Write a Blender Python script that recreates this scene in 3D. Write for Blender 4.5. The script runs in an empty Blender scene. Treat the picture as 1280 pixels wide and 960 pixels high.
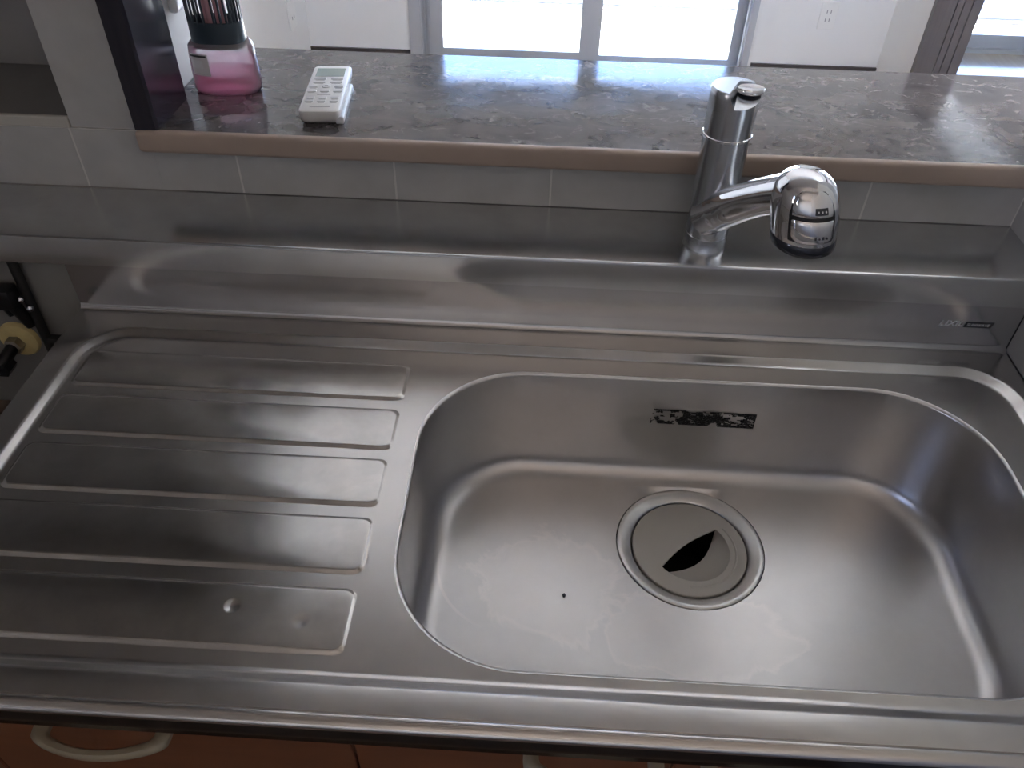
import bpy, bmesh, math, random
from mathutils import Vector, Matrix, noise
random.seed(7)
C = bpy.context.scene.collection
scene = bpy.context.scene
PI = math.pi

# ---------------------------------------------------------------- camera
FPX, PITCH, YAW, ROLL = 998.17, 0.7316562, -0.0344139, 0.0258215
cp, sp = math.cos(PITCH), math.sin(PITCH)
fw = Vector((math.sin(YAW) * cp, math.cos(YAW) * cp, -sp))
rt0 = Vector((math.cos(YAW), -math.sin(YAW), 0))
up0 = rt0.cross(fw)
rt = rt0 * math.cos(ROLL) + up0 * math.sin(ROLL)
up = up0 * math.cos(ROLL) - rt0 * math.sin(ROLL)
cam = bpy.data.cameras.new('camera')
cam.sensor_width = 36
cam.lens = FPX / 1280 * 36
cam.clip_start = 0.02
camo = bpy.data.objects.new('camera', cam)
camo.matrix_world = Matrix(((rt.x, up.x, -fw.x, -0.00487), (rt.y, up.y, -fw.y, -0.28571),
                            (rt.z, up.z, -fw.z, 1.48781), (0, 0, 0, 1)))
C.objects.link(camo)
scene.camera = camo

# ---------------------------------------------------------------- light
world = bpy.data.worlds.new('world')
scene.world = world
world.use_nodes = True
bg = world.node_tree.nodes['Background']
wn, wl = world.node_tree.nodes, world.node_tree.links
wtc = wn.new('ShaderNodeTexCoord')
wsx = wn.new('ShaderNodeSeparateXYZ')
wrp = wn.new('ShaderNodeValToRGB')
wrp.color_ramp.elements[0].position, wrp.color_ramp.elements[0].color = .0, (.90, .95, 1, 1)
wrp.color_ramp.elements[1].position, wrp.color_ramp.elements[1].color = .34, (.13, .23, .50, 1)
wl.new(wtc.outputs['Generated'], wsx.inputs[0])
wl.new(wsx.outputs['Z'], wrp.inputs[0])
wl.new(wrp.outputs[0], bg.inputs['Color'])
bg.inputs['Strength'].default_value = 18.0
sun = bpy.data.lights.new('sun', 'SUN')
sun.energy = 62.0
sun.angle = math.radians(1.5)
sun.color = (1.0, 0.95, 0.88)
suno = bpy.data.objects.new('sun', sun)
suno.rotation_euler = (math.radians(-43), math.radians(8), 0)
C.objects.link(suno)


def portal(loc, rot, sx, sy):
    l = bpy.data.lights.new('window_portal', 'AREA')
    l.shape = 'RECTANGLE'
    l.size, l.size_y = sx, sy
    l.cycles.is_portal = True
    o = bpy.data.objects.new('window_portal', l)
    o.location, o.rotation_euler = loc, rot
    C.objects.link(o)


portal((0.14, 3.90, 1.14), (-PI / 2, 0, 0), 1.62, 2.26)
portal((2.7, 4.31, 1.0), (-PI / 2, 0, 0), 1.8, 2.0)
portal((-1.31, -1.025, 1.575), (0, -PI / 2, 0), .75, .85)  # portal for the added kitchen window
vs = scene.view_settings
vs.view_transform = 'Standard'
vs.look = 'None'
vs.exposure = 0.36
vs.gamma = 1
vs.use_curve_mapping = False
scene.cycles.max_bounces = 10
scene.cycles.diffuse_bounces = 6
scene.cycles.glossy_bounces = 6
scene.cycles.sample_clamp_indirect = 12
scene.cycles.caustics_reflective = False
scene.cycles.blur_glossy = 1.0


# ---------------------------------------------------------------- materials
def new_mat(name):
    m = bpy.data.materials.new(name)
    m.use_nodes = True
    return m, m.node_tree.nodes, m.node_tree.links, m.node_tree.nodes['Principled BSDF']


def plain(name, col, rough=.5, metal=0, spec=.5, bump=0, bscale=200, vary=0, vscale=6, coat=0):
    m, N, L, b = new_mat(name)
    b.inputs['Base Color'].default_value = (*col, 1)
    b.inputs['Roughness'].default_value = rough
    b.inputs['Metallic'].default_value = metal
    b.inputs['Specular IOR Level'].default_value = spec
    b.inputs['Coat Weight'].default_value = coat
    tc = N.new('ShaderNodeTexCoord')
    if vary:
        n = N.new('ShaderNodeTexNoise')
        n.inputs['Scale'].default_value = vscale
        n.inputs['Detail'].default_value = 5
        L.new(tc.outputs['Object'], n.inputs['Vector'])
        mr = N.new('ShaderNodeMapRange')
        mr.inputs[1].default_value, mr.inputs[2].default_value = .3, .7
        mr.inputs[3].default_value, mr.inputs[4].default_value = 1 - vary, 1 + vary
        L.new(n.outputs['Fac'], mr.inputs[0])
        mx = N.new('ShaderNodeVectorMath')
        mx.operation = 'SCALE'
        mx.inputs[0].default_value = col
        L.new(mr.outputs[0], mx.inputs['Scale'])
        L.new(mx.outputs[0], b.inputs['Base Color'])
    if bump:
        n2 = N.new('ShaderNodeTexNoise')
        n2.inputs['Scale'].default_value = bscale
        L.new(tc.outputs['Object'], n2.inputs['Vector'])
        bp = N.new('ShaderNodeBump')
        bp.inputs['Strength'].default_value = bump
        bp.inputs['Distance'].default_value = .002
        L.new(n2.outputs['Fac'], bp.inputs['Height'])
        L.new(bp.outputs[0], b.inputs['Normal'])
    return m


def steel(name, col=(.62, .605, .59), rlo=.17, rhi=.30, stain=0.03, dents=(), patches=0, metalness=.95):
    """Worn stainless steel: blotchy roughness, dulled spots, faint brushing, optional dents."""
    m, N, L, b = new_mat(name)
    b.inputs['Metallic'].default_value = metalness  # below full, the diffuse share lifts the blacks, standing in for haze
    tc = N.new('ShaderNodeTexCoord')
    n = N.new('ShaderNodeTexNoise')
    n.inputs['Scale'].default_value = 5
    n.inputs['Detail'].default_value = 5
    n.inputs['Roughness'].default_value = .55
    L.new(tc.outputs['Object'], n.inputs['Vector'])
    mr = N.new('ShaderNodeMapRange')
    mr.inputs[1].default_value, mr.inputs[2].default_value = .2, .8
    mr.inputs[3].default_value, mr.inputs[4].default_value = rlo, rhi
    L.new(n.outputs['Fac'], mr.inputs[0])
    L.new(mr.outputs[0], b.inputs['Roughness'])
    n2 = N.new('ShaderNodeTexNoise')
    n2.inputs['Scale'].default_value = 16
    n2.inputs['Detail'].default_value = 6
    n2.inputs['Roughness'].default_value = .7
    n2.inputs['Distortion'].default_value = .2
    L.new(tc.outputs['Object'], n2.inputs['Vector'])
    mr2 = N.new('ShaderNodeMapRange')
    mr2.inputs[1].default_value, mr2.inputs[2].default_value = .30, .70
    mr2.inputs[3].default_value, mr2.inputs[4].default_value = 1 - stain, 1 + stain * .6
    L.new(n2.outputs['Fac'], mr2.inputs[0])
    sc = N.new('ShaderNodeVectorMath')
    sc.operation = 'SCALE'
    sc.inputs[0].default_value = col
    L.new(mr2.outputs[0], sc.inputs['Scale'])
    out = sc.outputs[0]
    if patches:      # ceiling reflection painted pale on the bowl floor, with wandering lime-scale rims
        vo = N.new('ShaderNodeTexNoise')
        vo.inputs['Scale'].default_value = 14
        vo.inputs['Detail'].default_value = 7
        vo.inputs['Roughness'].default_value = .62
        vo.inputs['Distortion'].default_value = .8
        L.new(tc.outputs['Object'], vo.inputs['Vector'])
        ds = []
        for (qx, qy, qr, ky) in ((.025, .262, .085, 1.15), (.190, .205, .10, 1.9)):
            mp_ = N.new('ShaderNodeMapping')
            mp_.inputs['Location'].default_value = (-qx / qr, -qy * ky / qr, 0)
            mp_.inputs['Scale'].default_value = (1 / qr, ky / qr, 0)
            L.new(tc.outputs['Object'], mp_.inputs[0])
            ln = N.new('ShaderNodeVectorMath')
            ln.operation = 'LENGTH'
            L.new(mp_.outputs[0], ln.inputs[0])
            ds.append(ln.outputs['Value'])
        mn = N.new('ShaderNodeMath')
        mn.operation = 'MINIMUM'
        L.new(ds[0], mn.inputs[0])
        L.new(ds[1], mn.inputs[1])
        ad = N.new('ShaderNodeMath')
        ad.operation = 'MULTIPLY_ADD'
        ad.inputs[1].default_value = -1.6
        L.new(vo.outputs['Fac'], ad.inputs[0])
        L.new(mn.outputs[0], ad.inputs[2])
        rp = N.new('ShaderNodeValToRGB')
        e = rp.color_ramp.elements
        e[0].position, e[0].color = .0, (.50, .50, .50, 1)
        e[1].position, e[1].color = .30, (0, 0, 0, 1)
        x = rp.color_ramp.elements.new(.20)
        x.color = (.85, .85, .85, 1)
        x = rp.color_ramp.elements.new(.10)
        x.color = (.40, .40, .40, 1)
        L.new(ad.outputs[0], rp.inputs[0])
        mu = N.new('ShaderNodeMath')
        mu.operation = 'MULTIPLY'
        mu.inputs[1].default_value = patches
        sx_ = N.new('ShaderNodeSeparateXYZ')
        L.new(tc.outputs['Object'], sx_.inputs[0])
        hm = N.new('ShaderNodeMapRange')
        hm.inputs[1].default_value, hm.inputs[2].default_value = .690, .698
        hm.inputs[3].default_value, hm.inputs[4].default_value = 1, 0
        L.new(sx_.outputs['Z'], hm.inputs[0])
        m3 = N.new('ShaderNodeMath')
        m3.operation = 'MULTIPLY'
        L.new(rp.outputs[0], m3.inputs[0])
        L.new(hm.outputs[0], m3.inputs[1])
        dv = N.new('ShaderNodeVectorMath')          # the round mark left by a pot
        dv.operation = 'DISTANCE'
        dv.inputs[1].default_value = (-.020, .280, .685)
        L.new(tc.outputs['Object'], dv.inputs[0])
        sb = N.new('ShaderNodeMath')
        sb.operation = 'COMPARE'
        sb.inputs[1].default_value, sb.inputs[2].default_value = .087, .0017
        L.new(dv.outputs['Value'], sb.inputs[0])
        lx = N.new('ShaderNodeMapRange')
        lx.inputs[1].default_value, lx.inputs[2].default_value = -.085, -.045
        lx.inputs[3].default_value, lx.inputs[4].default_value = .8, 0
        L.new(sx_.outputs['X'], lx.inputs[0])
        ly = N.new('ShaderNodeMapRange')
        ly.inputs[1].default_value, ly.inputs[2].default_value = .29, .315
        ly.inputs[3].default_value, ly.inputs[4].default_value = 1, 0
        L.new(sx_.outputs['Y'], ly.inputs[0])
        p1, p2, p3 = [N.new('ShaderNodeMath') for _ in range(3)]
        p1.operation = p2.operation = 'MULTIPLY'
        p3.operation = 'MAXIMUM'
        L.new(sb.outputs[0], p1.inputs[0])
        L.new(lx.outputs[0], p1.inputs[1])
        L.new(p1.outputs[0], p2.inputs[0])
        L.new(ly.outputs[0], p2.inputs[1])
        L.new(p2.outputs[0], p3.inputs[0])
        L.new(m3.outputs[0], p3.inputs[1])
        L.new(p3.outputs[0], mu.inputs[0])
        mm = N.new('ShaderNodeMapRange')
        mm.inputs[3].default_value, mm.inputs[4].default_value = metalness, metalness - .35
        L.new(mu.outputs[0], mm.inputs[0])
        L.new(mm.outputs[0], b.inputs['Metallic'])
        mx = N.new('ShaderNodeMix')
        mx.data_type = 'RGBA'
        L.new(mu.outputs[0], mx.inputs[0])
        L.new(out, mx.inputs[6])
        mx.inputs[7].default_value = (.78, .72, .69, 1)
        out = mx.outputs[2]
    L.new(out, b.inputs['Base Color'])
    nrm = None
    for (px, py, pz, r, d) in dents:
        ds = N.new('ShaderNodeVectorMath')
        ds.operation = 'DISTANCE'
        ds.inputs[1].default_value = (px, py, pz)
        L.new(tc.outputs['Object'], ds.inputs[0])
        m2 = N.new('ShaderNodeMapRange')
        m2.interpolation_type = 'SMOOTHERSTEP'
        m2.inputs[1].default_value, m2.inputs[2].default_value = 0, r
        L.new(ds.outputs['Value'], m2.inputs[0])
        b2 = N.new('ShaderNodeBump')
        b2.inputs['Strength'].default_value = 1
        b2.inputs['Distance'].default_value = d
        L.new(m2.outputs[0], b2.inputs['Height'])
        if nrm:
            L.new(nrm, b2.inputs['Normal'])
        nrm = b2.outputs[0]
    if nrm:
        L.new(nrm, b.inputs['Normal'])
    return m


def marble():
    m, N, L, b = new_mat('brown_marble_laminate')
    tc = N.new('ShaderNodeTexCoord')
    mp = N.new('ShaderNodeMapping')
    mp.inputs['Scale'].default_value = (1, 1.5, 1)
    L.new(tc.outputs['Object'], mp.inputs[0])
    n = N.new('ShaderNodeTexNoise')
    n.inputs['Scale'].default_value = 18
    n.inputs['Detail'].default_value = 9
    n.inputs['Roughness'].default_value = .65
    n.inputs['Distortion'].default_value = .9
    L.new(mp.outputs[0], n.inputs['Vector'])
    r1 = N.new('ShaderNodeValToRGB')
    e = r1.color_ramp.elements
    e[0].position, e[0].color = .32, (.062, .056, .060, 1)
    e[1].position, e[1].color = .68, (.135, .12, .118, 1)
    L.new(n.outputs['Fac'], r1.inputs[0])
    n2 = N.new('ShaderNodeTexNoise')
    n2.inputs['Scale'].default_value = 34
    n2.inputs['Detail'].default_value = 10
    n2.inputs['Roughness'].default_value = .7
    n2.inputs['Distortion'].default_value = 1.3
    L.new(mp.outputs[0], n2.inputs['Vector'])
    r2 = N.new('ShaderNodeValToRGB')
    e = r2.color_ramp.elements
    e[0].position, e[0].color = .57, (0, 0, 0, 1)
    e[1].position, e[1].color = .72, (1, 1, 1, 1)
    L.new(n2.outputs['Fac'], r2.inputs[0])
    mx = N.new('ShaderNodeMix')
    mx.data_type = 'RGBA'
    L.new(r2.outputs[0], mx.inputs[0])
    L.new(r1.outputs[0], mx.inputs[6])
    mx.inputs[7].default_value = (.32, .29, .28, 1)
    L.new(mx.outputs[2], b.inputs['Base Color'])
    n3 = N.new('ShaderNodeTexNoise')
    n3.inputs['Scale'].default_value = 12
    n3.inputs['Detail'].default_value = 8
    L.new(mp.outputs[0], n3.inputs['Vector'])
    mr = N.new('ShaderNodeMapRange')
    mr.inputs[1].default_value, mr.inputs[2].default_value = .35, .65
    mr.inputs[3].default_value, mr.inputs[4].default_value = .05, .10
    L.new(n3.outputs['Fac'], mr.inputs[0])
    L.new(mr.outputs[0], b.inputs['Roughness'])
    b.inputs['IOR'].default_value = 1.95
    return m


def wood(name, c1, c2, rough=.4, scale=(2, 40, 2), spec=.5):
    m, N, L, b = new_mat(name)
    tc = N.new('ShaderNodeTexCoord')
    mp = N.new('ShaderNodeMapping')
    mp.inputs['Scale'].default_value = scale
    L.new(tc.outputs['Object'], mp.inputs[0])
    n = N.new('ShaderNodeTexNoise')
    n.inputs['Scale'].default_value = 1.5
    n.inputs['Detail'].default_value = 6
    n.inputs['Distortion'].default_value = .6
    L.new(mp.outputs[0], n.inputs['Vector'])
    r = N.new('ShaderNodeValToRGB')
    e = r.color_ramp.elements
    e[0].position, e[0].color = .32, (*c1, 1)
    e[1].position, e[1].color = .68, (*c2, 1)
    L.new(n.outputs['Fac'], r.inputs[0])
    L.new(r.outputs[0], b.inputs['Base Color'])
    b.inputs['Roughness'].default_value = rough
    b.inputs['Specular IOR Level'].default_value = spec
    return m


def clear(name, tint=(1, 1, 1), ior=1.45, gl=1.0, rough=.02):
    """Thin clear sheet: see-through with a Fresnel reflection."""
    m, N, L, b = new_mat(name)
    N.remove(b)
    t = N.new('ShaderNodeBsdfTransparent')
    t.inputs[0].default_value = (*tint, 1)
    g = N.new('ShaderNodeBsdfGlossy')
    g.inputs['Roughness'].default_value = rough
    fr = N.new('ShaderNodeFresnel')
    fr.inputs[0].default_value = ior
    mu = N.new('ShaderNodeMath')
    mu.operation = 'MULTIPLY'
    mu.inputs[1].default_value = gl
    L.new(fr.outputs[0], mu.inputs[0])
    mx = N.new('ShaderNodeMixShader')
    L.new(mu.outputs[0], mx.inputs[0])
    L.new(t.outputs[0], mx.inputs[1])
    L.new(g.outputs[0], mx.inputs[2])
    L.new(mx.outputs[0], N['Material Output'].inputs[0])
    return m


M_deck = steel('stainless_worktop', rlo=.19, rhi=.262, stain=.07)
M_panel = steel('stainless_drainer', (.60, .585, .565), rlo=.15, rhi=.26, stain=.16,
                dents=((-.2674, .1061, .849, .009, .0009), (-.2023, .0947, .849, .010, .0003)))
M_bowl = steel('stainless_bowl', (.58, .57, .565), rlo=.285, rhi=.33, stain=.05, patches=.38, metalness=1.0)
M_splash = steel('stainless_splash', (.54, .535, .54), rlo=.12, rhi=.22, stain=.05, metalness=.85)
M_ledge = steel('stainless_ledge', (.62, .62, .62), rlo=.19, rhi=.262, stain=.10, metalness=.90)
M_flange = steel('stainless_flange', (.72, .72, .71), rlo=.285, rhi=.40, stain=.08)
M_front = steel('stainless_front', (.62, .60, .58), rlo=.15, rhi=.24)
M_apron = plain('polished_dark_apron', (.05, .05, .055), .14, metal=.9)
M_chrome = plain('chrome', (.80, .81, .84), .04, metal=1)
M_satin = plain('satin_chrome', (.55, .58, .62), .24, metal=1)
M_nozzle = plain('dark_glossy_nozzle', (.05, .055, .07), .12, metal=.6)
M_black = plain('black_plastic', (.012, .012, .014), .35)
M_rubber = plain('black_rubber', (.015, .015, .015), .6)
M_marble = marble()
M_beige = plain('beige_edging', (.46, .37, .31), .38, vary=.06, vscale=12)
M_tile = plain('grey_wall_tile', (.56, .56, .555), .28, vary=.09, vscale=14)
M_niche = plain('grey_niche_panel', (.36, .355, .355), .45, vary=.08, vscale=8)
M_grout = plain('pale_grout', (.78, .77, .75), .8)
M_stovewall = plain('grey_stove_panel', (.24, .235, .225), .35, vary=.10, vscale=9)
M_panelw = plain('cream_side_panel', (.62, .60, .55), .35, vary=.03)
M_white = plain('white_wallpaper', (.80, .80, .80), .75, bump=.15, bscale=500)
M_ceil = plain('white_ceiling', (.86, .815, .78), .8, bump=.1, bscale=400)
M_soffit = plain('cream_soffit', (.72, .66, .60), .5)
M_dark = wood('dark_wood_trim', (.022, .021, .032), (.034, .032, .044), .22, (40, 40, 2))
M_post = wood('dark_door_jamb', (.10, .085, .085), (.13, .11, .11), .35, (40, 40, 2))
M_base = plain('dark_baseboard', (.06, .05, .05), .4)
M_alu = plain('grey_aluminium', (.50, .53, .58), .35, metal=.5)
M_glass = clear('window_glass', (.97, .985, .98))
M_frost = clear('frosted_glass', (.94, .96, .95), rough=.1)
M_fillglass = clear('warm_fill_glass', (.90, .82, .76), rough=.1)  # tint warms and dims the daylight through the added kitchen window
M_floor = wood('wood_floor', (.42, .28, .17), (.52, .36, .22), .22, (25, 2, 2))
M_floor2 = wood('pale_wood_floor', (.55, .47, .38), (.62, .54, .44), .12, (25, 2, 2))
M_kfloor = plain('kitchen_floor', (.22, .15, .10), .35, vary=.1)
M_conc = plain('pale_concrete', (.72, .72, .70), .8, vary=.06)
M_door = wood('orange_wood_door', (.17, .060, .028), (.21, .078, .036), .35, (3, 3, 30))
M_carcass = plain('cabinet_box', (.20, .13, .09), .5)
M_handle = plain('beige_handle', (.36, .31, .22), .35)
M_remote = plain('white_plastic', (.80, .80, .79), .30)
M_remote2 = plain('pale_plastic_side', (.68, .70, .74), .35)
M_lcd = plain('grey_lcd', (.36, .43, .40), .18)
M_key = plain('pale_key', (.70, .71, .72), .4)
M_print = plain('grey_print', (.30, .30, .32), .5)
M_logo_l = plain('pale_print', (.78, .78, .80), .4)
M_logo_d = plain('dark_print', (.035, .038, .045), .4)
M_pot = plain('dark_drain', (.006, .006, .008), .5)
M_cover = plain('grey_rubber_cover', (.60, .575, .53), .55, vary=.03)
M_flap = plain('grey_rubber_flap', (.56, .535, .49), .5)
M_yellow = plain('yellowed_escutcheon', (.70, .57, .27), .4, vary=.12, vscale=40)
M_brass = plain('dull_metal', (.35, .33, .30), .3, metal=1)
M_stove = plain('brown_stove_stand', (.16, .12, .095), .45, vary=.15)
M_resid = plain('black_adhesive', (.012, .012, .012), .7)
M_cap = plain('black_cap_hazed', (.035, .052, .070), .32)  # black cap with the bluish lift of haze put into its colour
M_core = plain('pink_core', (.62, .36, .40), .6)
M_label = plain('pale_label', (.72, .70, .72), .5)


def milky(name, tint, body, mix, gl):
    """Cloudy see-through plastic or liquid: tinted transparency over a scattering body."""
    m, N, L, b = new_mat(name)
    N.remove(b)
    t = N.new('ShaderNodeBsdfTransparent')
    t.inputs[0].default_value = (*tint, 1)
    d = N.new('ShaderNodeBsdfDiffuse')
    d.inputs[0].default_value = (*body, 1)
    tl = N.new('ShaderNodeBsdfTranslucent')
    tl.inputs[0].default_value = (*body, 1)
    m0 = N.new('ShaderNodeMixShader')
    m0.inputs[0].default_value = .6
    L.new(d.outputs[0], m0.inputs[1])
    L.new(tl.outputs[0], m0.inputs[2])
    m1 = N.new('ShaderNodeMixShader')
    m1.inputs[0].default_value = mix
    L.new(t.outputs[0], m1.inputs[1])
    L.new(m0.outputs[0], m1.inputs[2])
    g = N.new('ShaderNodeBsdfGlossy')
    g.inputs['Roughness'].default_value = .06
    fr = N.new('ShaderNodeFresnel')
    fr.inputs[0].default_value = gl
    m2 = N.new('ShaderNodeMixShader')
    L.new(fr.outputs[0], m2.inputs[0])
    L.new(m1.outputs[0], m2.inputs[1])
    L.new(g.outputs[0], m2.inputs[2])
    L.new(m2.outputs[0], N['Material Output'].inputs[0])
    return m


M_liquid = milky('pink_liquid', (1, .62, .76), (1.0, .36, .56), .62, 1.25)
M_bottle = milky('cloudy_plastic', (.97, .95, .97), (.88, .86, .90), .34, 1.4)
M_pinkfilm = milky('pink_filmed_plastic', (.99, .82, .88), (.95, .60, .72), .45, 1.2)


# ---------------------------------------------------------------- helpers
def obj(name, bm, mat, parent=None, smooth=False, sharp=35):
    me = bpy.data.meshes.new(name)
    bm.normal_update()
    bm.to_mesh(me)
    bm.free()
    me.materials.append(mat)
    o = bpy.data.objects.new(name, me)
    C.objects.link(o)
    if parent:
        o.parent = parent
    if smooth:
        for p in me.polygons:
            p.use_smooth = True
        try:
            me.set_sharp_from_angle(angle=math.radians(sharp))
        except Exception:
            pass
    return o


def thing(name, label, cat, group=None):
    o = bpy.data.objects.new(name, None)
    C.objects.link(o)
    o.empty_display_size = .05
    return tag(o, label, cat, group)


def tag(o, label, cat, group=None):
    o['label'], o['category'] = label, cat
    if group:
        o['group'] = group
    return o


def struct(name, bm, mat, smooth=False):
    o = obj(name, bm, mat, None, smooth)
    o['kind'] = 'structure'
    return o


def box(bm, x0, x1, y0, y1, z0, z1, bev=0, seg=2):
    g = bmesh.ops.create_cube(bm, size=1)
    bmesh.ops.scale(bm, vec=(x1 - x0, y1 - y0, z1 - z0), verts=g['verts'])
    bmesh.ops.translate(bm, vec=((x0 + x1) / 2, (y0 + y1) / 2, (z0 + z1) / 2), verts=g['verts'])
    if bev:
        es = list({e for v in g['verts'] for e in v.link_edges})
        bmesh.ops.bevel(bm, geom=es, offset=bev, segments=seg, profile=.5, affect='EDGES')
    return bm


def B(*a, **k):
    return box(bmesh.new(), *a, **k)


def boxes(*lst):
    bm = bmesh.new()
    for l in lst:
        box(bm, *l)
    return bm


def loft(bm, loops, closed=True, cap0=False, cap1=False):
    vs_ = [[bm.verts.new(p) for p in l] for l in loops]
    n = len(loops[0])
    for a, b in zip(vs_, vs_[1:]):
        for i in range(n if closed else n - 1):
            j = (i + 1) % n
            bm.faces.new((a[i], a[j], b[j], b[i]))
    if cap0:
        bm.faces.new(vs_[0][::-1])
    if cap1:
        bm.faces.new(vs_[-1])
    return vs_


def rrect(x0, x1, y0, y1, r, z, k=12, st=6):
    """Rounded rectangle, counter-clockwise from the front-left corner's left end."""
    P = []
    r = max(r, 1e-5)
    cs = [(x0 + r, y0 + r, PI), (x1 - r, y0 + r, 1.5 * PI), (x1 - r, y1 - r, 0), (x0 + r, y1 - r, .5 * PI)]
    for q in range(4):
        cx, cy, a0 = cs[q]
        arc = [(cx + r * math.cos(a0 + PI / 2 * i / k), cy + r * math.sin(a0 + PI / 2 * i / k)) for i in range(k + 1)]
        P += arc
        nx, ny, na = cs[(q + 1) % 4]
        nxt = (nx + r * math.cos(na), ny + r * math.sin(na))
        for i in range(1, st):
            t = i / st
            P.append((arc[-1][0] * (1 - t) + nxt[0] * t, arc[-1][1] * (1 - t) + nxt[1] * t))
    return [(x, y, z) for x, y in P]


def extrude_x(bm, prof, x0, x1, caps=True):
    """Profile of (y, z) points, closed, swept along X."""
    loft(bm, [[(x0, y, z) for y, z in prof], [(x1, y, z) for y, z in prof]], True, caps, caps)
    bmesh.ops.recalc_face_normals(bm, faces=bm.faces)
    return bm


def lathe(bm, prof, cx, cy, n=40, cap0=True, cap1=True, sx=1, sy=1):
    loops = [[(cx + sx * r * math.cos(2 * PI * i / n), cy + sy * r * math.sin(2 * PI * i / n), z) for i in range(n)]
             for r, z in prof]
    loft(bm, loops, True, cap0, cap1)
    bmesh.ops.recalc_face_normals(bm, faces=bm.faces)
    return bm


def tube(bm, pts, rad, n=16, caps=True, flat=1.0):
    pts = [Vector(p) for p in pts]
    rads = rad if isinstance(rad, (list, tuple)) else [rad] * len(pts)
    loops = []
    ref = None
    for i, p in enumerate(pts):
        d = (pts[min(i + 1, len(pts) - 1)] - pts[max(i - 1, 0)]).normalized()
        if ref is None:
            ref = Vector((0, 0, 1)) if abs(d.z) < .9 else Vector((0, 1, 0))
        u = (ref - d * ref.dot(d)).normalized()
        v = d.cross(u)
        ref = u
        loops.append([p + (u * math.cos(2 * PI * k / n) * flat + v * math.sin(2 * PI * k / n)) * rads[i] for k in range(n)])
    loft(bm, loops, True, caps, caps)
    bmesh.ops.recalc_face_normals(bm, faces=bm.faces)
    return bm


def fill_loops(bm, loops):
    es = []
    for l in loops:
        v = [bm.verts.new(p) for p in l]
        es += [bm.edges.new((v[i], v[(i + 1) % len(v)])) for i in range(len(v))]
    bmesh.ops.triangle_fill(bm, use_beauty=True, use_dissolve=False, edges=es, normal=(0, 0, 1))
    for f in bm.faces:
        if f.normal.z < 0:
            f.normal_flip()
    return bm


def text(name, body, size, loc, rot, mat, parent, ext=.0002, shear=0, align='LEFT', sx=1):
    cu = bpy.data.curves.new(name, 'FONT')
    cu.body, cu.size, cu.extrude, cu.shear = body, size, ext, shear
    cu.align_x = align
    cu.materials.append(mat)
    t = bpy.data.objects.new(name, cu)
    C.objects.link(t)
    me = bpy.data.meshes.new_from_object(t.evaluated_get(bpy.context.evaluated_depsgraph_get()))
    bpy.data.objects.remove(t)
    o = bpy.data.objects.new(name, me)
    o.location, o.rotation_euler = loc, rot
    o.scale = (sx, 1, 1)
    C.objects.link(o)
    o.parent = parent
    return o


# ================================================================ the setting
ZL, ZC, ZCB = .9635, 1.0583, 1.0307       # faucet ledge, serving counter top and underside
YT = .6475                                # face of the tiles
# partition between kitchen and living room
w = struct('wall_middle', boxes((-.5, 1.2, YT + .0004, .80, 0, ZCB), (-1.25, -.5, YT + .0004, .83, 0, 1.0455)), M_grout)
tile_x = [-1.205, -1.004, -.8025, -.6035, -.397, -.1945, .006, .2065, .407, .6]
first = None
for i in range(len(tile_x) - 1):
    a, b_ = tile_x[i] + .0013, tile_x[i + 1] - .0013
    if tile_x[i] < -.605 or i == 3:
        if i == 3:
            bm = bmesh.new()      # the tile notched under the end of the serving counter
            box(bm, a, -.503, YT, YT + .006, ZL + .0005, 1.0445, .0003, 1)
            box(bm, -.503, b_, YT, YT + .006, ZL + .0005, ZCB - .0005, .0003, 1)
        else:
            bm = B(a, b_, YT, YT + .006, ZL + .0005, 1.0445, .0003, 1)
    else:
        bm = B(a, b_, YT, YT + .006, ZL + .0005, ZCB - .0005, .0003, 1)
    obj('tile', bm, M_tile, w)
pil = struct('wall_pillar', B(-.598, -.508, YT + .0004, .90, 1.047, 2.4), M_grout)
z = 1.047
while z < 2.35:
    z1 = min(z + .2, 2.4)
    obj('tile', B(-.599, -.505, YT, YT + .006, z + .0008, z1 - .0008, .0003, 1), M_tile, pil)
    obj('tile', B(-.602, -.5975, YT + .007, .818, z + (.012 if z < 1.1 else .0008), z1 - .0008), M_tile, pil)
    z = z1
struct('wall_partition', B(-.508, -.493, .72, .905, 1.0585, 2.4), M_white)
struct('wall_niche', B(-1.25, -.602, .82, .90, 1.0456, 2.4), M_niche)
struct('trim_1', B(-1.25, -.602, .649, .82, 1.0456, 1.0570), M_stovewall)                       # floor of the recess
struct('trim_2', B(-1.25, -.600, YT - .002, YT + .006, 1.0456, 1.0600, .002, 2), M_panelw)      # bead on its front edge
bm = bmesh.new()
extr = [(-.5045, .6225), (-.4785, .6225), (-.4755, .6255), (-.4755, .72), (-.5045, .72)]
loft(bm, [[(x, y, ZC) for x, y in extr], [(x, y, 1.72) for x, y in extr]], True, True, True)
bmesh.ops.recalc_face_normals(bm, faces=bm.faces)
struct('trim_3', bm, M_dark)                                                                    # dark jamb of the hatch
struct('wall_upper', boxes((-.508, 1.6, YT + .001, .80, 1.72, 2.4), (-1.25, -.508, .905, 1.0, 1.72, 2.4)), M_white)
struct('wall_soffit', B(-1.25, .6, .27, YT + .0005, 1.66, 2.4), M_soffit)                        # underside of the wall units
# behind and below the faucet ledge
struct('wall_lower', B(-1.25, .6, .5365, YT + .004, 0, .955), M_stovewall)
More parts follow.
